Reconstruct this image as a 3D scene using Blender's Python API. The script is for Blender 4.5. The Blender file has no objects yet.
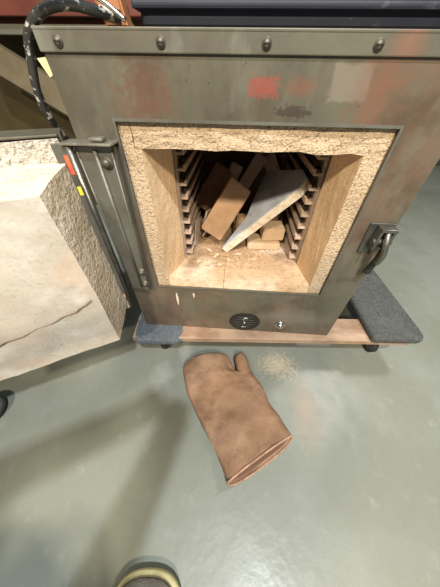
import bpy, bmesh, math, random
from mathutils import Vector, Matrix, noise
random.seed(7)
R = math.radians
sc = bpy.context.scene

# ------------------------------------------------------------ camera
cam_data = bpy.data.cameras.new('camera'); cam = bpy.data.objects.new('camera', cam_data)
sc.collection.objects.link(cam); sc.camera = cam
cam_data.sensor_fit = 'HORIZONTAL'; cam_data.sensor_width = 36
cam_data.lens = 36*217.5/440; cam_data.clip_start = .02
_r = Vector((.9983, .0571, 0)); 
pitch, yaw, roll = R(45.269), R(-3.295), R(1.007)
fw = Vector((math.sin(yaw)*math.cos(pitch), math.cos(yaw)*math.cos(pitch), -math.sin(pitch)))
rt = Vector((math.cos(yaw), -math.sin(yaw), 0)); up = rt.cross(fw)
r2 = rt*math.cos(roll)+up*math.sin(roll); u2 = -rt*math.sin(roll)+up*math.cos(roll)
cam.matrix_world = Matrix(((r2.x,u2.x,-fw.x,-.0133),(r2.y,u2.y,-fw.y,-.45),(r2.z,u2.z,-fw.z,.769),(0,0,0,1)))

# ------------------------------------------------------------ light
world = bpy.data.worlds.new('world'); sc.world = world; world.use_nodes = True
world.node_tree.nodes['Background'].inputs[0].default_value = (.80,.86,.84,1)
world.node_tree.nodes['Background'].inputs[1].default_value = .17
def area(name, loc, target, size, energy, color, sy=None):
    l = bpy.data.lights.new(name, 'AREA'); l.energy = energy; l.color = color
    l.size = size
    if sy: l.shape = 'RECTANGLE'; l.size_y = sy
    o = bpy.data.objects.new(name, l); sc.collection.objects.link(o); o.location = loc
    o.rotation_euler = (Vector(target)-Vector(loc)).to_track_quat('-Z','Y').to_euler()
    return o
area('front_ceiling_lamp', (-.90,-2.1,2.45), (0,0,.3), .20, 72, (1,.85,.64))
area('front_ceiling_lamp', (.60,-2.1,2.45), (0,0,.3), .20, 66, (1,.85,.64))
area('overhead_ceiling_lamp', (.42,-1.42,3.08), (-.1,-.3,0), .12, 92, (.93,.97,1))
area('right_ceiling_lamp', (1.5,.9,3.0), (.3,-.3,0), .35, 36, (1,.97,.88))
vs = sc.view_settings; vs.view_transform = 'Standard'; vs.look = 'None'; vs.gamma = 1
vs.use_curve_mapping = False; vs.exposure = 0.0

# ------------------------------------------------------------ materials
def mat(name, base, rough=.6, metal=0, var=None, var_scale=8, bump=0, bump_scale=40, spots=None, coat=0, layers=(), spec=.5, bump_detail=6):
    """base colour, second colour mixed by noise, extra layers (colour, scale, low, high, stretch, seed)"""
    m = bpy.data.materials.new(name); m.use_nodes = True; nt = m.node_tree; N = nt.nodes; L = nt.links
    b = N['Principled BSDF']; b.inputs['Roughness'].default_value = rough; b.inputs['Metallic'].default_value = metal
    b.inputs['Specular IOR Level'].default_value = spec
    if coat: b.inputs['Coat Weight'].default_value = coat; b.inputs['Coat Roughness'].default_value = .2
    tc = N.new('ShaderNodeTexCoord'); col = None
    rgb = N.new('ShaderNodeRGB'); rgb.outputs[0].default_value = (*base,1); col = rgb.outputs[0]
    ls = ([(var, var_scale, .38, .62, (1,1,1), 0)] if var else []) + list(layers)
    for (c, s, lo, hi, st, seed) in ls:
        mp = N.new('ShaderNodeMapping'); mp.inputs['Scale'].default_value = st; mp.inputs['Location'].default_value = (seed*3.1, seed*1.7, seed)
        L.new(tc.outputs['Object'], mp.inputs[0])
        n = N.new('ShaderNodeTexNoise'); n.inputs['Scale'].default_value = s; n.inputs['Detail'].default_value = 5; n.inputs['Roughness'].default_value = .6
        L.new(mp.outputs[0], n.inputs['Vector'])
        mr = N.new('ShaderNodeMapRange'); mr.inputs[1].default_value = lo; mr.inputs[2].default_value = hi
        L.new(n.outputs[0], mr.inputs[0])
        mx = N.new('ShaderNodeMix'); mx.data_type = 'RGBA'; L.new(mr.outputs[0], mx.inputs[0])
        L.new(col, mx.inputs[6]); mx.inputs[7].default_value = (*c[:3],1)
        if len(c) > 3:
            k = N.new('ShaderNodeMath'); k.operation='MULTIPLY'; k.inputs[1].default_value = c[3]; L.new(mr.outputs[0], k.inputs[0]); L.new(k.outputs[0], mx.inputs[0])
        col = mx.outputs[2]
    L.new(col, b.inputs['Base Color'])
    if bump:
        n = N.new('ShaderNodeTexNoise'); n.inputs['Scale'].default_value = bump_scale; n.inputs['Detail'].default_value = bump_detail
        L.new(tc.outputs['Object'], n.inputs['Vector'])
        bp = N.new('ShaderNodeBump'); bp.inputs['Strength'].default_value = bump; bp.inputs['Distance'].default_value = .01
        L.new(n.outputs[0], bp.inputs['Height']); L.new(bp.outputs[0], b.inputs['Normal'])
    m['tc'] = 1
    return m, nt, b, tc, col
def M(*a, **k): return mat(*a, **k)[0]

def blob(nt, tc, col, center, rad, color, strength=1, edge=.5, nscale=30, namp=.5, sq=False):
    """an irregular stain or painted patch of light with a place and size of its own (object space)"""
    N = nt.nodes; L = nt.links
    sub = N.new('ShaderNodeVectorMath'); sub.operation='SUBTRACT'; sub.inputs[1].default_value = center; L.new(tc.outputs['Object'], sub.inputs[0])
    dv = N.new('ShaderNodeVectorMath'); dv.operation='DIVIDE'; dv.inputs[1].default_value = rad; L.new(sub.outputs[0], dv.inputs[0])
    ln = N.new('ShaderNodeVectorMath'); ln.operation='LENGTH'; L.new(dv.outputs[0], ln.inputs[0])
    lo = ln.outputs['Value']
    if sq:
        ab = N.new('ShaderNodeVectorMath'); ab.operation='ABSOLUTE'; L.new(dv.outputs[0], ab.inputs[0]); sx = N.new('ShaderNodeSeparateXYZ'); L.new(ab.outputs[0], sx.inputs[0])
        mxx = N.new('ShaderNodeMath'); mxx.operation='MAXIMUM'; L.new(sx.outputs[0], mxx.inputs[0]); L.new(sx.outputs[2], mxx.inputs[1]); lo = mxx.outputs[0]
    n = N.new('ShaderNodeTexNoise'); n.inputs['Scale'].default_value = nscale; n.inputs['Detail'].default_value = 5; L.new(tc.outputs['Object'], n.inputs['Vector'])
    ma = N.new('ShaderNodeMath'); ma.operation='MULTIPLY_ADD'; ma.inputs[1].default_value = namp*2; ma.inputs[2].default_value = -namp; L.new(n.outputs[0], ma.inputs[0])
    ad = N.new('ShaderNodeMath'); ad.operation='ADD'; L.new(lo, ad.inputs[0]); L.new(ma.outputs[0], ad.inputs[1])
    mr = N.new('ShaderNodeMapRange'); mr.inputs[1].default_value = 1; mr.inputs[2].default_value = 1-edge; mr.inputs[3].default_value=0; mr.inputs[4].default_value=strength
    L.new(ad.outputs[0], mr.inputs[0])
    mx = N.new('ShaderNodeMix'); mx.data_type='RGBA'; L.new(mr.outputs[0], mx.inputs[0]); L.new(col, mx.inputs[6]); mx.inputs[7].default_value = (*color,1)
    return mx.outputs[2]

# painted kiln sheet: grey green, mottled, rust-stained
m_sheet, nt, b, tc, col = mat('kiln_sheet', (.125,.12,.088), .42, .12, (.088,.082,.06), 5, .05, 60,
    layers=[((.24,.12,.08,.65), 3.6, .47, .68, (1,1,.8), 1), ((.075,.07,.055,.6), 8, .55, .7, (1,1,.5), 11), ((.19,.195,.16,.5), 14, .56, .74, (1,1,.3), 2), ((.04,.035,.028,.8), 70, .64, .72, (1,1,1), 3), ((.155,.148,.115,.6), 22, .5, .7, (1,1,.4), 21), ((.07,.045,.03,.5), 12, .52, .66, (1,1,1), 23)])
for c, r, k, s, e, nscl, na in [
    ((-.16,0,.76),(.05,.1,.06),(.10,.05,.035),.7,.9,90,1.1),
    ((.02,0,.7555),(.0235,.1,.0125),(.27,.065,.05),.75,.3,220,1.1),
    ((-.17,0,.73),(.07,.1,.05),(.14,.07,.045),.6,.9,80,1.1),((.145,0,.762),(.030,.1,.022),(.24,.21,.17),.6,.2,60,.25),
    ((.075,0,.757),(.030,.1,.014),(.20,.08,.055),.5,.6,140,.9),
    ((.19,0,.76),(.05,.1,.09),(.20,.09,.055),.6,.9,70,.9),
    ((-.128,0,.745),(.003,.1,.028),(.16,.07,.05),.8,.5,60,.4),
    ((.07,0,.728),(.03,.1,.009),(.04,.03,.025),.7,.3,170,1.5),
    ((-.17,0,.28),(.004,.1,.030),(.75,.70,.62),.9,.3,120,.6),
    ((-.118,0,.300),(.003,.1,.012),(.75,.70,.62),.9,.3,120,.6),
    ((.20,0,.22),(.12,.1,.06),(.27,.25,.20),.5,.7,20,.5)]:
    col = blob(nt, tc, col, c, r, k, s, e, nscl, na, sq=(r[0]==.0235 or r[0]==.030 and r[2]==.022))
nt.links.new(col, b.inputs['Base Color'])
m_trim, nt, b, tc, col = mat('kiln_trim', (.125,.122,.093), .46, .12, (.092,.087,.065), 6, .05, 60,
    layers=[((.07,.06,.05,.8), 60, .66, .72, (1,1,1), 5), ((.22,.22,.19,.6), 12, .56, .70, (1,1,.5), 6)])
col = blob(nt, tc, col, (.2,0,.80), (.03,.1,.03), (.28,.12,.08), .5, .8, 20, .5)
nt.links.new(col, b.inputs['Base Color'])

def brick(name, base, var, sp, rough=.95, bump=.9, bs=120, extra=()):
    return mat(name, base, rough, 0, var, 9, bump, bs, layers=[((*sp, .75), 170, .55, .64, (1,1,1), 2), *extra], spec=.15)
m_brick_face = brick('speckled_firebrick', (.56,.44,.31), (.44,.33,.22), (.16,.10,.06), bump=.55, bs=230)[0]
m_brick_smooth = brick('smooth_firebrick', (.78,.57,.36), (.66,.47,.29), (.52,.36,.22), bump=.2, bs=90)[0]
m_sill = brick('sill_firebrick', (.60,.44,.28), (.48,.33,.20), (.30,.20,.12), bump=.4, bs=80, extra=[((.70,.60,.48,.7), 6, .52, .62, (1,1,1), 8), ((.32,.20,.12,.6), 8, .56, .68, (1,1,1), 4)])[0]
_m, nt, b, tc, col = (m_sill, m_sill.node_tree, m_sill.node_tree.nodes['Principled BSDF'], [n for n in m_sill.node_tree.nodes if n.type=='TEX_COORD'][0], m_sill.node_tree.nodes['Principled BSDF'].inputs['Base Color'].links[0].from_socket)
for c, r in (((-.12,.13,.36),(.05,.06,.1)),((.15,.14,.36),(.06,.05,.1)),((.0,.19,.36),(.14,.035,.1)),((-.135,.075,.36),(.035,.05,.1))):
    col = blob(nt, tc, col, c, r, (.22,.14,.09), .75, .8, 50, .7)
nt.links.new(col, b.inputs['Base Color'])
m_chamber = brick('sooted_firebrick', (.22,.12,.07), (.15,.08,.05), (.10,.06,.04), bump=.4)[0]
m_element_plate = brick('element_plate', (.52,.40,.31), (.42,.31,.24), (.25,.18,.13), bump=.3)[0]
m_coil = M('element_wire', (.10,.08,.075), .55, .6)
m_plug, nt, b, tc, col = brick('door_refractory', (.53,.50,.44), (.46,.42,.36), (.40,.34,.27), bump=.10, bs=22,
    extra=[((.56,.44,.34,.7), 5, .48, .62, (1,1,1), 3), ((.62,.60,.56,.7), 9, .54, .66, (1,1,1), 6)])
m_plug_rough = brick('door_refractory_rough', (.66,.56,.42), (.74,.66,.54), (.36,.28,.20), bump=.6, bs=110)[0]
m_flange = brick('door_flange_brick', (.60,.42,.29), (.66,.53,.42), (.34,.23,.16), bump=.7, bs=90)[0]
m_flange_top = brick('door_top_brick', (.62,.60,.55), (.54,.50,.44), (.15,.13,.11), bump=1, bs=120)[0]
m_crack = M('crack', (.27,.20,.15), .95)
m_steel = M('worn_steel', (.20,.20,.185), .38, .8, (.12,.12,.11), 20, .05, 80)
m_dark_steel = M('dark_hinge_steel', (.115,.11,.09), .5, .4, (.16,.16,.14), 12, .06, 90)
m_bright = M('bright_steel', (.62,.62,.60), .25, 1)
m_capsteel = M('hinge_cap_steel', (.36,.35,.31), .35, .5, (.2,.19,.16), 30)
m_screw = M('screw_head', (.12,.11,.09), .5, .5)
m_black = M('black_plastic', (.016,.017,.018), .45)
m_white = M('white_print', (.75,.75,.72), .6)
m_red_tape = M('red_tape', (.75,.05,.05), .5, 0, (.75,.16,.06), 60)
m_yellow_tape = M('yellow_tape', (.80,.75,.05), .5)
m_wood_rail = M('rail_wood', (.42,.29,.20), .6, 0, (.27,.17,.11), 10, .2, 60, layers=[((.62,.46,.35,.6), 14, .5, .66, (.15,1,1), 3)])
m_carpet = M('carpet', (.10,.108,.108), 1, 0, (.14,.148,.148), 90, 1, 300, layers=[((.17,.18,.19,.6), 12, .5, .7, (1,1,1), 2)], spec=.05)
m_carpet_blue = M('carpet_blue', (.19,.215,.24), 1, 0, (.14,.165,.19), 90, 1, 300, spec=.05)
m_rubber = M('rubber', (.02,.02,.022), .6)
m_glove, nt, b, tc, col = mat('suede', (.30,.18,.108), .7, 0, (.25,.15,.09), 12, .5, 45, layers=[((.40,.26,.17,.7), 7, .5, .62, (1,1,1), 2), ((.14,.08,.05,.7), 10, .50, .70, (1,1,1), 7)], spec=.2)
m_glove_in = M('glove_lining', (.16,.085,.055), .95)
m_hem = M('glove_hem', (.50,.32,.21), .8, 0, (.35,.2,.13), 40)
m_tote = M('navy_plastic', (.008,.012,.028), .65, 0, (.014,.018,.034), 8, .1, 30, layers=[((.25,.25,.26,.5), 25, .62, .75, (.4,1,1), 2)])
m_slab = M('blue_white_board', (.46,.50,.56), .75, 0, (.34,.38,.44), 18, .2, 60, layers=[((.2,.2,.22,.4), 25, .6, .7, (1,1,1), 3)])  # board face, its bluish shading mixed into the colour
m_slab_edge = M('board_edge_lit', (.80,.74,.62), .85, 0, (.60,.5,.38), 60, .4, 120)  # paler copy for the edge, front light painted into the colour
m_blocks = [M('brick_offcut_tan', (.47,.31,.19), .9, 0, (.38,.24,.14), 14, .3, 90, layers=[((.22,.13,.08,.5), 9, .55, .7, (1,1,1), 3)]),
            M('brick_offcut_brown', (.30,.18,.11), .9, 0, (.22,.13,.08), 14, .3, 90, layers=[((.45,.30,.19,.5), 9, .55, .7, (1,1,1), 3)]),
            M('brick_offcut_grey', (.50,.43,.36), .9, 0, (.40,.33,.27), 14, .3, 90),
            M('brick_offcut_pale', (.66,.50,.34), .9, 0, (.55,.4,.26), 14, .3, 90)]
m_cable = M('cable_sheath', (.03,.03,.028), .4, layers=[((.45,.44,.40), 90, .56, .60, (1,1,1), 3)])
m_fleck = M('cable_fleck', (.42,.41,.38), .7)
m_shoe = M('shoe_canvas', (.13,.12,.10), .9, 0, (.10,.09,.075), 30, .3, 200)
m_sole = M('shoe_sole', (.55,.50,.27), .5, 0, (.42,.36,.16), 20)
m_denim = M('trouser_cloth', (.04,.045,.06), .95)
m_jacket = M('jacket_cloth', (.05,.05,.05), .95)
m_skin = M('skin', (.55,.33,.24), .6)
m_hair = M('hair', (.04,.025,.015), .7)

# painted concrete floor
m_floor, nt, b, tc, col = mat('painted_concrete', (.222,.240,.205), .27, 0, (.192,.208,.175), 3, .10, 25,
    layers=[((.28,.305,.28,.6), 1.6, .48, .62, (1,1,1), 1), ((.20,.205,.17,.5), 5, .54, .7, (1,1,1), 4), ((.42,.44,.41,.8), 95, .70, .75, (1,1,1), 9), ((.11,.11,.09,.8), 80, .70, .75, (1,1,1), 12), ((.32,.34,.31,.35), 26, .58, .72, (1,.8,1), 14), ((.19,.20,.17,.35), 220, .50, .62, (1,1,1), 17)])
for c, r, k, s, e, nscl, na in [
    ((.19,-.05,0),(.08,.06,.1),(.60,.50,.34),.6,.9,90,1.2),  # warm speckled glare on the floor, painted into the colour
    ((.26,-.20,0),(.06,.14,.1),(.36,.24,.16),.45,.9,30,.5),
    ((-.24,-.12,0),(.05,.07,.1),(.42,.44,.41),.5,.9,30,.8),((-.17,-.02,0),(.03,.06,.1),(.42,.44,.41),.5,.9,40,.8)]:  # whitish patches paint the brightly lit floor by the dolly
    col = blob(nt, tc, col, c, r, k, s, e, nscl, na)
nt.links.new(col, b.inputs['Base Color'])
n = nt.nodes.new('ShaderNodeTexNoise'); n.inputs['Scale'].default_value = 6; nt.links.new(tc.outputs['Object'], n.inputs['Vector'])
mr = nt.nodes.new('ShaderNodeMapRange'); mr.inputs[1].default_value=.35; mr.inputs[2].default_value=.65; mr.inputs[3].default_value=.30; mr.inputs[4].default_value=.42
nt.links.new(n.outputs[0], mr.inputs[0]); nt.links.new(mr.outputs[0], b.inputs['Roughness'])

# ------------------------------------------------------------ helpers
def link(name, bm, material, parent=None, smooth=False):
    bmesh.ops.recalc_face_normals(bm, faces=bm.faces[:])
    me = bpy.data.meshes.new(name); bm.to_mesh(me); bm.free()
    mats = material if isinstance(material, (list,tuple)) else [material]
    for m_ in mats: me.materials.append(m_)
    if smooth:
        for p in me.polygons: p.use_smooth = True
    o = bpy.data.objects.new(name, me); sc.collection.objects.link(o)
    if parent: 
        o.parent = parent
        o.matrix_parent_inverse = Matrix.Translation(-parent.location) if parent.rotation_euler.z == 0 else Matrix.Identity(4)
    return o
def tag(o, label, cat, group=None):
    o['label'] = label; o['category'] = cat
    if group: o['group'] = group
    return o
def thing(name, label, cat, loc=(0,0,0), group=None):
    o = bpy.data.objects.new(name, None); sc.collection.objects.link(o); o.location = loc; o.empty_display_size = .05
    return tag(o, label, cat, group)
def box(bm, x0, x1, y0, y1, z0, z1, bev=0, seg=2, mi=0, mtx=None):
    old = set(bm.faces)
    r = bmesh.ops.create_cube(bm, size=1, matrix=Matrix.Translation(((x0+x1)/2,(y0+y1)/2,(z0+z1)/2)) @ Matrix.Diagonal((abs(x1-x0),abs(y1-y0),abs(z1-z0),1)))
    if bev:
        es = list({e for v in r['verts'] for e in v.link_edges})
        bmesh.ops.bevel(bm, geom=es, offset=bev, segments=seg, affect='EDGES', profile=.6)
    fs = [f for f in bm.faces if f not in old]; vs_ = list({v for f in fs for v in f.verts})
    for f in fs: f.material_index = mi
    if mtx: bmesh.ops.transform(bm, matrix=mtx, verts=vs_)
    return vs_
def cyl(bm, p0, p1, r0, r1=None, seg=20, bev=0, mi=0):
    old = set(bm.faces)
    p0 = Vector(p0); p1 = Vector(p1); d = p1-p0
    q = d.to_track_quat('Z','Y').to_matrix().to_4x4()
    r = bmesh.ops.create_cone(bm, cap_ends=True, segments=seg, radius1=r0, radius2=r0 if r1 is None else r1, depth=d.length, matrix=Matrix.Translation((p0+p1)/2) @ q)
    if bev:
        es = [e for e in {e for v in r['verts'] for e in v.link_edges} if any(len(f.verts)>4 for f in e.link_faces)]
        bmesh.ops.bevel(bm, geom=es, offset=bev, segments=2, affect='EDGES')
    for f in [f for f in bm.faces if f not in old]: f.material_index = mi
def dome(bm, c, n, r, h, seg=16, mi=0):
    old = len(bm.faces)
    q = Vector(n).to_track_quat('Z','Y').to_matrix().to_4x4()
    bmesh.ops.create_uvsphere(bm, u_segments=seg, v_segments=10, radius=1, matrix=Matrix.Translation(c) @ q @ Matrix.Diagonal((r,r,h,1)))
    bm.faces.ensure_lookup_table()
    for f in bm.faces[old:]: f.material_index = mi
def hexa(bm, v8, cuts=0, rough=0, scale=30, mi=0):
    """v8: 4 front corners then 4 back corners, same order; optionally subdivided and roughened"""
    vs_ = [bm.verts.new(v) for v in v8]
    fs = [bm.faces.new([vs_[i] for i in q]) for q in ((0,1,2,3),(7,6,5,4),(0,4,5,1),(1,5,6,2),(2,6,7,3),(3,7,4,0))]
    for f in fs: f.material_index = mi
    if cuts:
        es = list({e for f in fs for e in f.edges})
        rr = bmesh.ops.subdivide_edges(bm, edges=es, cuts=cuts, use_grid_fill=True)
        if rough:
            allv = bm.verts
            bm.normal_update()
            for v in allv:
                v.co += Vector(noise.noise_vector(v.co*scale))*rough + Vector(noise.noise_vector(v.co*scale*3))*rough*.5
    return vs_
def tube_path(bm, pts, r, seg=10, closed=False, mi=0, caps=True):
    pts = [Vector(p) for p in pts]; rings = []
    n = len(pts); prev = None
    for i, p in enumerate(pts):
        a = pts[i-1] if i else pts[0]; b_ = pts[i+1] if i < n-1 else pts[-1]
        t = (b_-a).normalized()
        if prev is None: prev = t.orthogonal().normalized()
        u = (prev - t*prev.dot(t)).normalized(); w = t.cross(u); prev = u
        rr = r[i] if isinstance(r, (list,tuple)) else r
        rings.append([bm.verts.new(p + u*math.cos(2*math.pi*k/seg)*rr + w*math.sin(2*math.pi*k/seg)*rr) for k in range(seg)])
    for i in range(n-1):
        for k in range(seg):
            f = bm.faces.new((rings[i][k], rings[i][(k+1)%seg], rings[i+1][(k+1)%seg], rings[i+1][k])); f.material_index = mi
    if caps:
        bm.faces.new(rings[0]).material_index = mi; bm.faces.new(rings[-1][::-1]).material_index = mi
    return rings
def spline(pts, n=8):
    pts = [Vector(p) for p in pts]; out = []
    P = [pts[0]*2-pts[1]] + pts + [pts[-1]*2-pts[-2]]
    for i in range(1, len(P)-2):
        for k in range(n):
            t = k/n; a,b_,c,d = P[i-1],P[i],P[i+1],P[i+2]
            out.append(.5*((2*b_)+(c-a)*t+(2*a-5*b_+4*c-d)*t*t+(3*b_-a-3*c+d)*t**3))
    out.append(pts[-1]); return out
def struct(o): o['kind'] = 'structure'; return o

# ------------------------------------------------------------ room
bm = bmesh.new(); box(bm, -4,5,-4,5,-.05,0); struct(link('floor', bm, m_floor))
m_wall = M('dim_wall', (.10,.085,.06), .9, 0, (.07,.06,.04), 3)
bm = bmesh.new(); box(bm, -4,5,5,5.1,0,3.4); struct(link('wall_back', bm, m_wall))

# ------------------------------------------------------------ kiln
XL, XR, ZB, ZT = -.300, .332, .14, .8085
ol, orr, ob, ot = -.2217, .2446, .331, .712       # opening in the sheet
DEP = .62
kiln = thing('kiln', 'front-loading electric kiln in stained grey-green sheet steel, its door swung open', 'kiln', (0,.3,ZB))
bm = bmesh.new()   # front sheet as a frame with a real hole, folded back at the rim
def frame(bm, X0,X1,Z0,Z1,x0,x1,z0,z1,y0,y1):
    o1=[bm.verts.new((x,y0,z)) for x,z in ((X0,Z0),(X1,Z0),(X1,Z1),(X0,Z1))]; i1=[bm.verts.new((x,y0,z)) for x,z in ((x0,z0),(x1,z0),(x1,z1),(x0,z1))]
    o2=[bm.verts.new((x,y1,z)) for x,z in ((X0,Z0),(X1,Z0),(X1,Z1),(X0,Z1))]; i2=[bm.verts.new((x,y1,z)) for x,z in ((x0,z0),(x1,z0),(x1,z1),(x0,z1))]
    for k in range(4):
        j=(k+1)%4
        bm.faces.new((o1[k],o1[j],i1[j],i1[k])); bm.faces.new((o2[j],o2[k],i2[k],i2[j]))
        bm.faces.new((o1[j],o1[k],o2[k],o2[j])); bm.faces.new((i1[k],i1[j],i2[j],i2[k]))
frame(bm, XL,XR,ZB,ZT, ol,orr,ob,ot, 0, .008)
link('front_sheet', bm, m_sheet, kiln)
bm = bmesh.new()   # sides, top, back, bottom
box(bm, XL,XL+.004,.008,DEP,ZB,ZT); box(bm, XR-.004,XR,.008,DEP,ZB,ZT)
box(bm, XL+.004,XR-.004,.008,DEP,ZT-.004,ZT); box(bm, XL+.004,XR-.004,.008,DEP,ZB,ZB+.004); box(bm, XL+.004,XR-.004,DEP-.004,DEP,ZB+.004,ZT-.004)
link('case', bm, m_sheet, kiln)
bm = bmesh.new(); box(bm, XL-.003,XR+.003,-.004,.012,.788,ZT+.002,.0015); box(bm, XL-.003,XR+.003,-.0045,.60,ZT,ZT+.0035,.001)
link('top_trim', bm, m_trim, kiln)
for x in (-.271,-.126,.018,.164,.30):
    bm = bmesh.new(); cyl(bm, (x,-.0042,.7985),(x,-.0055,.7985),.0066,seg=20); dome(bm,(x,-.0052,.7985),(0,-1,0),.0050,.0034)
    box(bm, x-.004,x+.004,-.0088,-.0076,.7978,.7992, mi=1)
    link('screw', bm, [m_screw, m_rubber], kiln, True)
bm = bmesh.new(); frame(bm, ol-.003,orr+.003,ob-.003,ot+.003, ol+.001,orr-.001,ob+.001,ot-.001, -.0025, .0)
link('opening_rim', bm, m_dark_steel, kiln)

# firebrick lining of the mouth
il, ir, it, ib = -.187, .209, .672, .358      # inner edge at the face
cl, cr, ct, cb = -.157, .190, .662, .358      # at the chamber, .10 back
F, B = .006, .10
bm = bmesh.new()
hexa(bm, [(il-.012,F,it),(orr,F,it),(orr,F,ot),(il-.012,F,ot),(il-.012,B,ct),(orr,B,ct),(orr,B,ot),(il-.012,B,ot)], 14, .0028, 45)
link('lintel_brick', bm, m_brick_face, kiln)
def jamb(x_out, x_in, x_ch, nm):
    bm = bmesh.new(); s = 1 if x_in > x_out else -1
    hexa(bm, [(x_out,F,ob),(x_in,F,ob),(x_in,F,it+(0 if s<0 else .04)),(x_out,F,it+(0 if s<0 else .04)),(x_out,B,ob),(x_ch,B,ob),(x_ch,B,it),(x_out,B,it)] if s < 0 else
             [(x_out,F,ob),(x_in-.001,F,ob),(x_in-.001,F,it),(x_out,F,it),(x_out,B,ob),(x_ch,B,ob),(x_ch,B,it-.01),(x_out,B,it-.01)], 10, .0012, 45)
    bm.normal_update()
    for f in bm.faces:     # rough face outside, smooth reveal inside
        f.material_index = 1 if abs(f.normal.x) > .6 else 0
    link(nm, bm, [m_brick_face, m_brick_smooth], kiln)
jamb(ol, il, cl, 'jamb_brick'); jamb(orr, ir, cr, 'jamb_brick')
bm = bmesh.new(); hexa(bm, [(ol,F,it),(il-.0135,F,it),(il-.0135,F,ot),(ol,F,ot),(ol,B,it),(il-.0135,B,it),(il-.0135,B,ot),(ol,B,ot)], 4, .001, 45)
link('corner_brick', bm, m_brick_face, kiln)
for xa, xb in ((il+.0005,-.0305),(-.0295,ir-.0005)):
    bm = bmesh.new()
    hexa(bm, [(xa,F-.002,ob+.001),(xb,F-.002,ob+.001),(xb,F+.002,ib),(xa,F+.002,ib),(xa+(.02 if xa<-.1 else 0),B+.02,ob),(xb-(.012 if xb>.1 else 0),B+.02,ob),(xb-(.012 if xb>.1 else 0),B+.02,ib+.001),(xa+(.02 if xa<-.1 else 0),B+.02,ib+.001)], 8, .0009, 35)
    link('sill_brick', bm, m_sill, kiln)
# chamber
CB = .47
bm = bmesh.new(); box(bm, -.20,.235,B+.0205,CB,ob,ib); link('chamber_floor', bm, m_sill, kiln)
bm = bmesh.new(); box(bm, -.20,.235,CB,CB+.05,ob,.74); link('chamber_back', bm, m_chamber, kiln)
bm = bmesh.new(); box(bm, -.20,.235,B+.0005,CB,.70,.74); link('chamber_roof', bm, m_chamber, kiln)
def element_panel(xw, s):
    """s=+1: left panel whose shelves stick out to +x"""
    bm = bmesh.new(); y0, y1 = B+.0215, CB-.002
    box(bm, xw-s*.010, xw-s*.001, y0, y1, ib+.001, .70)
    box(bm, xw-s*.001, xw+s*.0035, y0-.004, y0+.012, ib+.001, .70)      # tan strip closing the front
    z = ib+.006
    while z < .69:
        box(bm, xw, xw+s*.023, y0, y1, z, z+.0065, .0012, 1); box(bm, xw+s*.018, xw+s*.0235, y0, y1, z+.006, z+.0145, .0012, 1)
        z += .034
    p = link('element_panel', bm, m_element_plate, kiln)
    z = ib+.006+.0165
    while z < .69:
        bm = bmesh.new(); n = 26*7; pts = []
        for i in range(n+1):
            t = i/n; a = 2*math.pi*26*t
            pts.append((xw+s*.0100+math.cos(a)*.0060, y0+.012+t*(y1-y0-.02), z+math.sin(a)*.0075))
        tube_path(bm, pts, .0013, 4); c = link('heating_element', bm, m_coil, None, True); c.parent = p
        z += .034
    return p
PANELS = [element_panel(cl-.001, 1), element_panel(cr+.001, -1)]

# hinge on the left of the mouth
hg = bpy.data.objects.new('x', None)
bm = bmesh.new()
v = hexa(bm, [(-.292,-.020,.335),(-.236,-.020,.330),(-.228,-.020,.680),(-.300,-.020,.680),(-.292,-.0005,.335),(-.236,-.0005,.330),(-.228,-.0005,.680),(-.300,-.0005,.680)])
bmesh.ops.bevel(bm, geom=bm.edges[:], offset=.003, segments=2, affect='EDGES')
hinge = link('hinge_plate', bm, m_dark_steel, kiln)
bm = bmesh.new(); tube_path(bm, [(-.232,-.0205,.672),(-.238,-.0205,.338)], .0022, 6); tube_path(bm, [(-.262,-.0215,.672),(-.258,-.0215,.345)], .0038, 8); tube_path(bm, [(-.295,-.0205,.67),(-.288,-.0205,.345)], .0022, 6)
link('hinge_rib', bm, m_dark_steel, kiln, True)
for x, z in ((-.247,.653),(-.246,.398),(-.246,.356)):
    bm = bmesh.new(); cyl(bm, (x,-.0195,z),(x,-.0225,z),.0115,seg=24,bev=.001); dome(bm,(x,-.0225,z),(0,-1,0),.0075,.0065)
    link('bolt', bm, m_screw, kiln, True)
bm = bmesh.new(); box(bm, -.312,-.224,-.036,-.001,.681,.685,.0015); box(bm, -.262,-.238,-.030,-.012,.687,.692,.002); link('hinge_cap', bm, m_capsteel, kiln)
bm = bmesh.new(); cyl(bm, (-.304,-.026,.300),(-.304,-.026,.681),.0065,seg=16,bev=.001); link('hinge_pin', bm, m_steel, kiln, True)

# round vent, knob and latch
bm = bmesh.new(); cyl(bm,(0,0,0),(0,-.004,0),.044,seg=48,bev=.0015); 
for k in range(5):
    box(bm, -.034+abs(k-2)*.007,.034-abs(k-2)*.007,-.0052,-.0038,-.0235+k*.0115,-.0195+k*.0115,.0006,1)
bmesh.ops.transform(bm, matrix=Matrix.Translation((.044,-.0002,.189)) @ Matrix.Diagonal((1.14,1,1,1)), verts=bm.verts[:])
vent = link('vent_cover', bm, m_black, kiln)
bm = bmesh.new()
for (x,z,w,h) in ((.046,.213,.010,.003),(.044,.189,.004,.007),(.040,.166,.006,.002),(.048,.166,.003,.002),(.040,.204,.003,.002)):
    box(bm, x-w/2,x+w/2,-.0062,-.0052,z-h/2,z+h/2)
link('vent_lettering', bm, m_white, kiln)
bm = bmesh.new(); cyl(bm,(.163,0,.181),(.163,-.003,.181),.018,seg=24,bev=.001); dome(bm,(.163,-.003,.181),(0,-1,0),.011,.010); link('button', bm, m_bright, kiln, True)
bm = bmesh.new()
hexa(bm, [(.279,-.005,.480),(.326,-.005,.487),(.328,-.005,.554),(.276,-.005,.554),(.279,-.0005,.480),(.326,-.0005,.487),(.328,-.0005,.554),(.276,-.0005,.554)])
bmesh.ops.bevel(bm, geom=bm.edges[:], offset=.0015, segments=1, affect='EDGES')
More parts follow.
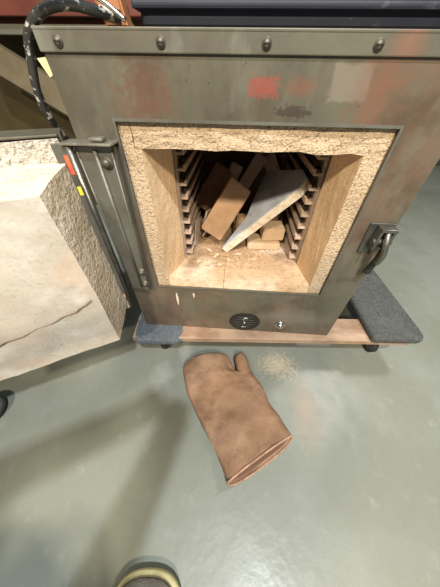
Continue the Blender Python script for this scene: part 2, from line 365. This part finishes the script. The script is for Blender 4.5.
latch = link('latch_plate', bm, m_steel, kiln)
bm = bmesh.new(); box(bm, .290,.322,-.030,-.005,.545,.552,.002); box(bm, .290,.296,-.028,-.005,.500,.548,.002); box(bm,.316,.322,-.028,-.005,.500,.548,.002)
cyl(bm,(.286,-.019,.520),(.326,-.019,.520),.0075,seg=16,bev=.001); link('latch_bracket', bm, m_steel, kiln)
bm = bmesh.new(); tube_path(bm, spline([(.308,-.020,.545),(.309,-.034,.520),(.315,-.036,.495),(.318,-.028,.470)]), [.0065]*25, 10); link('latch_hook', bm, m_steel, kiln, True)
bm = bmesh.new(); tube_path(bm, spline([(.316,-.024,.500),(.319,-.020,.472),(.318,-.018,.447),(.316,-.018,.433)],5), [.006]*6+[.0072]*6+[.0085]*3+[.006], 12); link('latch_handle', bm, m_black, kiln, True)
bm = bmesh.new(); cyl(bm,(XR,.03,.665),(XR+.012,.03,.665),.016,seg=20,bev=.002); cyl(bm,(XR+.012,.03,.665),(XR+.028,.03,.665),.011,seg=20,bev=.002,mi=1); link('side_grommet', bm, [m_bright,m_black], kiln, True)

# ------------------------------------------------------------ door, opened about 150 degrees
TH = R(60); H = Vector((-.314,-.020,0))
dm = Matrix(((-math.sin(TH), math.cos(TH), 0, H.x),(-math.cos(TH), -math.sin(TH), 0, H.y),(0,0,1,0),(0,0,0,1)))   # local x: along the door, local y: out of its inner face
door = bpy.data.objects.new('door', None); sc.collection.objects.link(door); door.parent = kiln; door.matrix_parent_inverse = Matrix.Translation(-kiln.location)
def dpart(name, bm, m_, smooth=False):
    bmesh.ops.transform(bm, matrix=dm, verts=bm.verts[:])
    o = link(name, bm, m_, None, smooth); o.parent = door; return o
DT, DB, DL = .695, .250, .53
bm = bmesh.new(); box(bm, .0,DL,-.060,-.056,DB,DT); box(bm,0,.004,-.056,-.006,DB,DT); box(bm,DL-.004,DL,-.056,-.006,DB,DT); box(bm,.004,DL-.004,-.056,.004,DT-.004,DT,.0015); box(bm,.004,DL-.004,-.056,-.006,DB,DB+.004)
dpart('door_shell', bm, m_sheet)
bm = bmesh.new(); hexa(bm, [(.005,.004,DB+.005),(DL-.005,.004,DB+.005),(DL-.005,.004,DT-.006),(.005,.004,DT-.006),(.005,-.055,DB+.005),(DL-.005,-.055,DB+.005),(DL-.005,-.055,DT-.006),(.005,-.055,DT-.006)], 22, .0025, 40)
bm.normal_update()
for f in bm.faces: f.material_index = 1 if f.calc_center_median().z > DT-.055 else 0
dpart('door_brick', bm, [m_flange, m_flange_top])
# raised tapering plug
PW = .112; a0 = .022
bm = bmesh.new()
hexa(bm, [(a0+.026,PW,DB+.008),(DL-a0-.03,PW,DB+.012),(DL-a0-.03,PW,DT-.062),(a0+.026,PW,DT-.055),(a0-.014,.002,DB+.030),(DL-a0,.002,DB+.030),(DL-a0,.002,DT-.040),(a0-.014,.002,DT-.040)], 30, .0030, 11)
bm.normal_update()
for f in bm.faces:
    ny = abs(f.normal.y); f.material_index = 0 if ny > .8 else 1
for v in bm.verts:   # worn, rounded rim
    pass
dpart('door_plug', bm, [m_plug, m_plug_rough])
bm = bmesh.new()
cr_pts = [(.062,.420),(.075,.412),(.088,.408),(.10,.400),(.125,.398),(.15,.388),(.18,.386),(.21,.376),(.24,.376),(.27,.366)]
tube_path(bm, [(x,PW+.0012,z) for x,z in cr_pts], .0014, 5)
dpart('plug_crack', bm, m_crack)
bm = bmesh.new()   # hinge leaf riveted to the door edge
box(bm, -.010,.020,.004,.008,DB+.07,DT-.012,.001); dpart('hinge_leaf', bm, m_dark_steel)
for z0, z1, mm, nm in ((.634,.665,m_red_tape,'red_tape'),(.597,.613,m_yellow_tape,'yellow_tape')):
    bm = bmesh.new(); box(bm, .0005,.0075,.0081,.0088,z0,z1); dpart(nm, bm, mm)
bm = bmesh.new(); cyl(bm,(.33,PW+.001,.47),(.33,PW+.004,.47),.016,seg=20); dpart('peephole', bm, m_black)

# ------------------------------------------------------------ dolly
dolly = thing('furniture_dolly', 'low wooden dolly with grey carpeted ends under the kiln', 'dolly', (.15,.2,0))
rot = Matrix.Translation((.15,.2,0)) @ Matrix.Rotation(R(3.4),4,'Z') @ Matrix.Translation((-.15,-.2,0))
def dl(name, bm, m_, smooth=False):
    bmesh.ops.transform(bm, matrix=rot, verts=bm.verts[:]); return link(name, bm, m_, dolly, smooth)
for y in (-.030, .44):
    bm = bmesh.new(); box(bm, -.345,.60,y,y+.095,.116,.1385,.003); dl('rail', bm, m_wood_rail)
def carpet_end(x0,x1,z0,z1,mm):
    bm = bmesh.new(); rad = .028; y0, y1 = -.040, .56; pl = []
    for cx_, cy_, a0_ in ((x1-rad,y0+rad,-90),(x1-rad,y1-rad,0),(x0+rad,y1-rad,90),(x0+rad,y0+rad,180)):
        rr_ = rad if cx_ > (x0+x1)/2 or x0 < 0 else .010; ox = (rad-rr_)*(1 if cx_>(x0+x1)/2 else -1); oy = (rad-rr_)*(1 if cy_>0 else -1)
        for k in range(6):
            a_ = R(a0_+k*18); pl.append((cx_+ox+math.cos(a_)*rr_, cy_+oy+math.sin(a_)*rr_))
    def inset(d): return [(x_+(-d if x_>(x0+x1)/2 else d), y_+(-d if y_>(y0+y1)/2 else d)) for x_,y_ in pl]
    rs_ = [[bm.verts.new((x_,y_,zz)) for x_,y_ in inset(d)] for d,zz in ((.005,z0),(.001,z0+.003),(0,z0+.007),(0,z1-.009),(.002,z1-.003),(.009,z1))]
    for q_ in range(5):
        for k in range(24): bm.faces.new((rs_[q_][k],rs_[q_][(k+1)%24],rs_[q_+1][(k+1)%24],rs_[q_+1][k]))
    bm.faces.new(rs_[0][::-1]); bm.faces.new(rs_[-1])
    dl('carpeted_end', bm, mm, True)
carpet_end(.460,.634,.139,.166,m_carpet)
carpet_end(-.347,-.172,.108,.1395,m_carpet_blue)
for x in (-.26,.54):
    for y in (.03,.50):
        bm = bmesh.new(); box(bm, x-.03,x+.03,y-.03,y+.03,.104 if x>0 else .102,.116 if x>0 else .108,.001); box(bm, x-.017,x-.013,y-.015,y+.02,.03,.104); box(bm, x+.013,x+.017,y-.015,y+.02,.03,.104)
        f_ = dl('caster_fork', bm, m_steel)
        bm = bmesh.new(); cyl(bm, (x-.012,y,.036),(x+.012,y,.036),.036,seg=28,bev=.004); dl('caster_wheel', bm, m_rubber, True)

# ------------------------------------------------------------ pieces inside the chamber
def oriented(c, ax, up_, L, W, T, bev=.003):
    """box of length L along ax, thickness T along up_"""
    a = Vector(ax).normalized(); u = Vector(up_); u = (u-a*u.dot(a)).normalized(); w = a.cross(u)
    bm = bmesh.new(); box(bm, -L/2,L/2,-W/2,W/2,-T/2,T/2)
    if bev: bmesh.ops.bevel(bm, geom=bm.edges[:], offset=bev, segments=2, affect='EDGES')
    bmesh.ops.subdivide_edges(bm, edges=[e for e in bm.edges if e.calc_length() > .02], cuts=3, use_grid_fill=True)
    m4 = Matrix((( a.x,w.x,u.x,0),(a.y,w.y,u.y,0),(a.z,w.z,u.z,0),(0,0,0,1)))
    for v in bm.verts: v.co += Vector(noise.noise_vector(v.co*28+Vector(c)*50))*.0016
    bmesh.ops.transform(bm, matrix=m4, verts=bm.verts[:])
    return bm
def piece(label, c, ax, up_, L, W, T, mi, nm='brick_offcut', group='brick offcuts heaped in the kiln', cat='brick piece'):
    bm = oriented(c, ax, up_, L, W, T)
    o = link(nm, bm, m_blocks[mi]); o.location = c; tag(o, label, cat, group); return o
piece('largest tan brick, lying on a corner left of the leaning pale board', (-.040,.222,.466), (.096,.07,.147), (.12,-.9,.42), .172,.074,.044, 0)
piece('long brown brick standing slanted at the left rear of the heap', (-.090,.335,.490), (.072,.06,.109), (-.3,-.85,.45), .150,.052,.045, 1)
piece('small grey brick end, leftmost of the three at the back top of the heap', (-.030,.400,.500), (.4,.1,.9), (.1,-1,.4), .11,.042,.04, 2)
piece('middle grey brick of the three at the back top of the heap', (.042,.405,.522), (.50,.1,.85), (0,-1,.4), .13,.042,.04, 2)
piece('grey brick end, rightmost of three at the back top behind the pale board', (.118,.432,.530), (-.5,.05,.85), (0,-1,.4), .11,.04,.04, 2)
piece('dark brown brick lying in the shade beneath the leaning pale board', (.100,.300,.398), (.9,.2,.05), (0,-.3,1), .115,.07,.055, 1)
piece('pale block sitting on the flat tile at the right front of the heap', (.118,.218,.4045), (.95,.1,.0), (0,-.05,1), .070,.055,.042, 3)
piece('flat tan tile on the chamber floor, beneath the pale block', (.090,.205,.370), (.98,.05,0), (0,0,1), .105,.07,.022, 3)
piece('short tan wedge standing upright between the largest brick and flat tile', (.018,.262,.397), (.15,0,1), (.3,-1,.1), .070,.05,.03, 0)
piece('squat brown offcut at the left foot of the heap', (-.075,.355,.380), (.8,.6,0), (0,0,1), .06,.04,.04, 1)
# leaning thin shards by the left panel
for c, ax, L, lab in (((-.128,.185,.405),(.06,.15,1),.085,'thin grey ceramic shard leaning against the left element panel, the outer one'),
                      ((-.108,.235,.415),(.30,.10,1),.085,'thin grey ceramic shard tilted right, beside the left corner of the largest brick'),
                      ((-.098,.225,.398),(.55,.10,1),.060,'short grey ceramic shard tucked beneath the slanted shard')):
    bm = oriented(c, ax, (1,-.25,0), L, .032, .005, .001); o = link('ceramic_shard', bm, m_blocks[2]); o.location = c
    tag(o, lab, 'ceramic shard', 'thin shards by the left element panel')

# leaning board: wedge-shaped plate, wide top, narrow foot, lit edge painted pale
bm = bmesh.new()
P0 = Vector((-.043,.143,.372)); P1 = Vector((.150,.140,.563)); P2 = Vector((.160,.155,.594)); P3=Vector((.158,.205,.600)); P4=Vector((.093,.36,.541)); P5=Vector((.061,.30,.506)); P6=Vector((.029,.20,.463))
outl = [P0,P1,P2,P3,P4,P5,P6]
nrm = (P1-P0).cross(P4-P0).normalized()
if nrm.y > 0: nrm = -nrm
cen = sum(outl, Vector())/7
outl = [p-nrm*(p-cen).dot(nrm) for p in outl]
tA = [bm.verts.new(p) for p in outl]; tB = [bm.verts.new(p-nrm*.020+Vector((.004,0,-.006))) for p in outl]
bm.faces.new(tA); bm.faces.new(tB[::-1])
for i in range(7):
    f = bm.faces.new((tA[i],tA[(i+1)%7],tB[(i+1)%7],tB[i])); f.material_index = 1
bmesh.ops.bevel(bm, geom=bm.edges[:], offset=.0022, segments=2, affect='EDGES')
bd = link('refractory_board', bm, [m_slab, m_slab_edge]); tag(bd, 'blue-white wedge-shaped board with its lit edge painted pale, leaning across the brick heap', 'board')

# chips on the chamber floor
chips = [(-.110,.085,'pale chip near the left corner of the chamber mouth'),(-.060,.120,'pale chip below the foot of the largest brick'),(-.020,.100,'pale chip in front of the foot of the leaning board'),
         (.010,.135,'pale chip between the board foot and the flat tile'),(.060,.110,'pale chip in front of the left end of the flat tile'),(-.085,.150,'pale chip beside the leftmost leaning shard'),(-.045,.075,'pale chip halfway onto the sill bricks, left of centre')]
for i, (x, y, lab) in enumerate(chips):
    bm = bmesh.new(); r_ = bmesh.ops.create_icosphere(bm, subdivisions=2, radius=.007)
    for v in bm.verts: v.co = Vector((v.co.x*(1.3+.5*(i%2)), v.co.y*.9, v.co.z*.45)) + Vector(noise.noise_vector(v.co*200+Vector((i,0,0))))*.0022
    bmesh.ops.transform(bm, matrix=Matrix.Rotation(i*1.1,4,'Z'), verts=bm.verts[:])
    o = link('brick_chip', bm, m_blocks[3]); o.location = (x,y,ib+.0045); tag(o, lab, 'chip', 'pale chips on the chamber floor')
bm = bmesh.new()
for i in range(1100):
    x = random.gauss(-.01,.075); y = random.gauss(.145,.045); y = max(.07,y); 
    if not -.14 < x < .17: continue
    s = random.uniform(.0008,.0034)**1.0; p = Vector((x,y,ib+.0015))
    r_ = bmesh.ops.create_cube(bm, size=s, matrix=Matrix.Translation(p) @ Matrix.Rotation(random.random()*3,4,'Z') @ Matrix.Diagonal((1.6,1,.7,1)))
o = link('brick_crumbs', bm, m_blocks[0]); tag(o, 'fine tan brick crumbs scattered over the chamber floor', 'crumbs'); o['kind'] = 'stuff'

# ------------------------------------------------------------ glove
left_edge = [(-.122,-.052),(-.162,-.088),(-.158,-.120),(-.132,-.185),(-.077,-.271),(-.028,-.332),(.010,-.405)]
def lerp_path(P, n):
    P = [Vector((*p,0)) for p in P]; D=[0]
    for a,b_ in zip(P,P[1:]): D.append(D[-1]+(b_-a).length)
    out=[]
    for i in range(n):
        s = D[-1]*i/(n-1); k = max(j for j in range(len(D)) if D[j] <= s+1e-9); k = min(k, len(P)-2)
        out.append(P[k].lerp(P[k+1], (s-D[k])/(D[k+1]-D[k])))
    return out
LE = lerp_path([(-.085,-.036),(-.130,-.052),(-.164,-.088),(-.158,-.120),(-.132,-.188),(-.100,-.235),(-.077,-.271),(-.028,-.332),(.012,-.402)], 26)
RE = lerp_path([(-.040,-.026),(-.012,-.034),(.002,-.046),(.026,-.098),(.080,-.104),(.112,-.135),(.137,-.195),(.165,-.240),(.196,-.284)], 26)
glove = thing('gauntlet_mitt', 'brown suede heat-proof mitt lying on the floor, thumb towards the kiln', 'glove', (0,-.2,0))
bm = bmesh.new(); NS = 28; rings = []
for i, (a, b_) in enumerate(zip(LE, RE)):
    t = i/25; c = (a+b_)/2; hw = (b_-a)/2
    h = .024*math.sqrt(min(1, (t+.012)*7)) + .004*t
    # cuff runs askew: shift
    ring = []
    for k in range(NS):
        an = 2*math.pi*k/NS; ca, sa = math.cos(an), math.sin(an)
        x = math.copysign(abs(ca)**.75, ca); z = math.copysign(abs(sa)**.8, sa)
        p = c + hw*x + Vector((0,0,h+.001+z*h))
        wr = noise.noise(Vector((p.x*16,p.y*16,.3)))*.013 + noise.noise(Vector((p.x*38,p.y*38,2)))*.007 + math.sin(p.y*75+p.x*40+5*noise.noise(p*12))*.0042*t + abs(noise.noise(Vector((p.x*30+9,p.y*14,5))))*.010
        if sa > .2: p.z += wr*min(1,t*5)
        ring.append(bm.verts.new(p))
    rings.append(ring)
for i in range(25):
    for k in range(NS): bm.faces.new((rings[i][k],rings[i][(k+1)%NS],rings[i+1][(k+1)%NS],rings[i+1][k]))
bm.faces.new(rings[0])
# inside of the cuff
inner = []
for j, tt in enumerate((0,.25,.6,1)):
    src = rings[25-int(tt*8)]; c = sum((v.co for v in src), Vector())/NS
    inner.append([bm.verts.new(c+(v.co-c)*(.94-.12*tt) + Vector((0,0,-(v.co.z-c.z)*.10))) for v in src])
for k in range(NS): bm.faces.new((rings[25][k],rings[25][(k+1)%NS],inner[0][(k+1)%NS],inner[0][k]))
for i in range(3):
    for k in range(NS):
        f = bm.faces.new((inner[i][k],inner[i][(k+1)%NS],inner[i+1][(k+1)%NS],inner[i+1][k])); f.material_index = 1
bm.faces.new(inner[3]).material_index = 1
ax_ = Vector((.47,-.88,0))
for q_, (ring, g) in enumerate(((rings[25],1),(rings[24],.6),(rings[23],.25),(inner[0],.9))):
    for k, v in enumerate(ring):
        sa = math.sin(2*math.pi*k/NS)
        if sa < 0: v.co += ax_*(.015*g*-sa)
        else: v.co += ax_*(-.004*g*sa)+Vector((0,0,.004*g*sa))
for v in bm.verts: v.co.z = max(v.co.z, .0012)
rim = [v.co.copy() for v in rings[25]]
hand = link('mitt_body', bm, [m_glove, m_glove_in], glove, True)
ss = hand.modifiers.new('s','SUBSURF'); ss.levels = ss.render_levels = 1
bm = bmesh.new()
th = spline([(.042,-.026,.020),(.047,-.056,.023),(.059,-.100,.025),(.080,-.150,.024),(.075,-.20,.022)],5)
rr = [.008,.0175,.021,.023,.024]+[.0245]*5+[.025]*5+[.026]*5+[.022]
rg = tube_path(bm, th, rr[:len(th)], 18)
for v in bm.verts:
    v.co.x = v.co.x*1.0; v.co.z = max(.0012, v.co.z)
tb = link('thumb', bm, m_glove, glove, True)
bm = bmesh.new(); rim.append(rim[0]); tube_path(bm, rim, .0028, 8, caps=False); link('cuff_hem', bm, m_hem, glove, True)
bm = bmesh.new()   # side seam
tube_path(bm, [Vector((p.x+.004,p.y,.026+.004*i/25)) for i,p in enumerate(LE)][6:], .0016, 6); link('side_seam', bm, m_hem, glove, True)

# ------------------------------------------------------------ things on and behind the kiln
tote = thing('plastic_tote', 'dark navy plastic tote with ribbed rim sitting on top of the kiln', 'tote', (.13,.25,.811))
bm = bmesh.new(); box(bm, -.165,.43,.045,.45,.8135,.98,.012,3); link('bin', bm, m_tote, tote)
bm = bmesh.new(); box(bm, -.172,.437,.036,.458,.832,.840,.003); box(bm, -.175,.440,.030,.462,.860,.874,.003); link('rib', bm, m_tote, tote)

def flecked_cable(pts, r, label):
    P = spline(pts, 14); bm = bmesh.new(); tube_path(bm, P, r, 12)
    c = thing('braided_cable', label, 'cable', P[0]); link('sheath', bm, m_cable, c, True)
flecked_cable([(-.187,.030,.8235),(-.222,.030,.829),(-.258,.028,.834),(-.297,.026,.828),(-.330,.028,.808),(-.345,.030,.780),(-.357,.030,.742),(-.363,.045,.70),(-.366,.09,.64),(-.37,.14,.56),(-.37,.2,.45)], .0064,
    'thick black cable with white flecks looping over the kiln top left corner')
bm = bmesh.new(); tube_path(bm, spline([(-.175,.012,.8185),(-.20,.010,.834),(-.232,.008,.846),(-.262,.008,.847),(-.30,.006,.838)],8), .003, 8)
o = link('wire', bm, m_bright, None, True); tag(o, 'thin bare silvery wire running along the top of the flecked cable', 'wire')
bm = bmesh.new(); 
hexa(bm, [(-.212,.030,.8135),(-.180,.030,.8135),(-.188,.030,.862),(-.236,.030,.880),(-.212,.060,.8135),(-.180,.060,.8135),(-.188,.060,.862),(-.236,.060,.880)])
bmesh.ops.bevel(bm, geom=bm.edges[:], offset=.003, segments=2, affect='EDGES')
o = link('wooden_wedge', bm, M('orange_wood', (.42,.20,.08), .6, 0, (.33,.14,.06), 20)); tag(o, 'orange-brown wooden wedge on the kiln top beside the navy tote', 'wedge')

# workbench behind on the left
bench = thing('workbench', 'wooden workbench with red-brown top in the gloom behind the kiln', 'workbench', (-1.2,1.2,0))
m_redtop = M('red_top', (.17,.045,.03), .5, 0, (.12,.03,.02), 8)
m_tanwood = M('tan_wood', (.20,.165,.105), .7, 0, (.15,.12,.07), 8)
m_rail = M('bench_rail', (.17,.17,.13), .5, .2)
bm = bmesh.new(); box(bm, -2.2,-.45,1.0,1.7,.935,.99,.004); link('bench_top', bm, m_redtop, bench)
bm = bmesh.new(); box(bm, -2.15,-.5,1.04,1.09,.885,.918,.003); link('bench_rail', bm, m_rail, bench)
for x in (-2.1,-.56):
    for y in (1.12,1.62):
        bm = bmesh.new(); box(bm, x-.035,x+.035,y-.035,y+.035,0,.935,.003); link('leg', bm, m_tanwood, bench)
bm = bmesh.new(); hexa(bm, [(-1.30,1.0,.93),(-1.30,1.0,1.00-.2+.0),(-.50,1.0,.36),(-.50,1.0,.50),(-1.30,1.04,.93),(-1.30,1.04,.80),(-.50,1.04,.36),(-.50,1.04,.50)]); link('brace', bm, m_tanwood, bench)
cab = thing('cabinet', 'dull brown board cabinet under the workbench', 'cabinet', (-1.3,1.4,0))
bm = bmesh.new(); box(bm, -2.05,-.60,1.25,1.55,0.0,.93,.004); link('cabinet_body', bm, M('brown_board', (.085,.062,.022), .8, 0, (.06,.045,.016), 4), cab)
bm = bmesh.new(); hexa(bm, [(-.395,.10,.775),(-.38,.10,.75),(-.362,.10,.765),(-.382,.10,.80),(-.395,.101,.775),(-.38,.101,.75),(-.362,.101,.765),(-.382,.101,.80)])
bm.free()

bm = bmesh.new(); cyl(bm, (-.748,-.285,0),(-.748,-.285,.045),.048,seg=32,bev=.012); cyl(bm, (-.748,-.285,.044),(-.748,-.285,.056),.022,seg=24,bev=.003)
o = link('round_canister', bm, M('dull_grey_plastic', (.10,.10,.095), .5), None, True); tag(o, 'dark grey rounded canister on the floor below the door, cut by the left edge', 'canister')
bm = bmesh.new(); hexa(bm, [(-.482,.25,.789),(-.462,.25,.791),(-.458,.25,.762),(-.468,.25,.758),(-.482,.253,.789),(-.462,.253,.791),(-.458,.253,.762),(-.468,.253,.758)])
o = link('paper_tag', bm, M('pale_yellow_paper', (.75,.72,.36), .7)); tag(o, 'small pale yellow tag hanging left of the kiln behind the flecked cable', 'tag')
# ------------------------------------------------------------ photographer's shoes (and the legs above them)
def shoe(parent, cx, cy, ang, z=0):
    mt = Matrix.Translation((cx,cy,z)) @ Matrix.Rotation(ang,4,'Z') @ Matrix.Diagonal((1.5,1.27,1.2,1))
    prof = [(0,.0),(.002,.022),(.011,.038),(.030,.049),(.07,.051),(.11,.048),(.16,.040),(.21,.040),(.25,.036),(.27,.024),(.278,.0)]   # distance from toe, half width
    def outl(scale, zz):
        a = [(w*scale, -d) for d,w in prof]; b_ = [(-w*scale*.94, -d) for d,w in prof[1:-1]][::-1]
        return [Vector((x,y - (1-scale)*0 ,zz)) for x,y in a+b_]
    bm = bmesh.new(); rs = []
    for sclx, zz in ((.96,.001),(1.04,.006),(1.05,.022),(1.0,.027)):
        rs.append([bm.verts.new(v + Vector((0,(.006 if sclx>1 else 0)*(1 if v.y>-.13 else -1),0))) for v in outl(sclx, zz)])
    n = len(rs[0])
    for i in range(3):
        for k in range(n): bm.faces.new((rs[i][k],rs[i][(k+1)%n],rs[i+1][(k+1)%n],rs[i+1][k]))
    bm.faces.new(rs[0][::-1]); bm.faces.new(rs[-1]); bmesh.ops.transform(bm, matrix=mt, verts=bm.verts[:])
    s = link('shoe_sole', bm, m_sole, parent, True); md = s.modifiers.new('s','SUBSURF'); md.levels = md.render_levels = 2
    bm = bmesh.new(); rs = []
    for k_ in range(9):
        t = k_/8
        ring = []
        for v in outl(.97 - .0*t, 0):
            d = -v.y; top = .045+.055*max(0,min(1,(d-.05)/.13)); zz = .026 + (top-.026)*math.sin(t*math.pi/2)
            f = math.cos(t*math.pi/2)*.75+.25
            yy = v.y if d > .13 else -(.13-(.13-d)*(.45+.55*math.cos(t*math.pi/2)))
            ring.append(bm.verts.new(mt @ Vector((v.x*f, yy, zz))))
        rs.append(ring)
    for i in range(8):
        for k in range(n): bm.faces.new((rs[i][k],rs[i][(k+1)%n],rs[i+1][(k+1)%n],rs[i+1][k]))
    bm.faces.new(rs[0][::-1]); bm.faces.new(rs[-1])
    s = link('shoe_upper', bm, m_shoe, parent, True); md = s.modifiers.new('s','SUBSURF'); md.levels = md.render_levels = 1
person = thing('person', 'person of whom only a yellow-rimmed shoe toe shows at the bottom edge', 'person', (-.3,-.9,0))
shoe(person, -.148, -.556, R(4)); 
shoe(person, -.60, -.68, R(12))
bm = bmesh.new(); lay = bm.verts.layers.skin.verify()
def V(co, r): v = bm.verts.new(co); v[lay].radius = (r,r); return v
pel = V((-.33,-1.04,.56),.12); pel[lay].use_root = True
ws = V((-.31,-1.05,.72),.11); ch = V((-.28,-1.0,.92),.125); nk = V((-.25,-.93,1.06),.05); hd = V((-.23,-.88,1.15),.08); ht = V((-.22,-.87,1.24),.07)
for a,b_ in ((pel,ws),(ws,ch),(ch,nk),(nk,hd),(hd,ht)): bm.edges.new((a,b_))
for side, hip, knee, ank in ((1,(-.25,-1.02,.52),(-.16,-.78,.40),(-.155,-.84,.09)),(-1,(-.42,-1.02,.52),(-.56,-.80,.40),(-.58,-.88,.09))):
    h_ = V(hip,.085); k_ = V(knee,.055); a_ = V(ank,.038); bm.edges.new((pel,h_)); bm.edges.new((h_,k_)); bm.edges.new((k_,a_))
for sh, el, wr, hn in (((-.13,-.98,.96),(-.10,-.84,.76),(-.02,-.56,.765),(-.01,-.50,.768)),((-.43,-.97,.96),(-.46,-.76,.80),(-.12,-.56,.78),(-.05,-.50,.772))):
    s_ = V(sh,.055); e_ = V(el,.05); w_ = V(wr,.036); g_ = V(hn,.04); bm.edges.new((ch,s_)); bm.edges.new((s_,e_)); bm.edges.new((e_,w_)); bm.edges.new((w_,g_))
me = bpy.data.meshes.new('body'); bm.to_mesh(me); bm.free(); body = bpy.data.objects.new('body', me); sc.collection.objects.link(body)
me.materials.append(m_denim); body.parent = person; body.matrix_parent_inverse = Matrix.Translation(-person.location)
sk = body.modifiers.new('skin','SKIN'); sk.use_smooth_shade = True; md = body.modifiers.new('s','SUBSURF'); md.levels = md.render_levels = 2
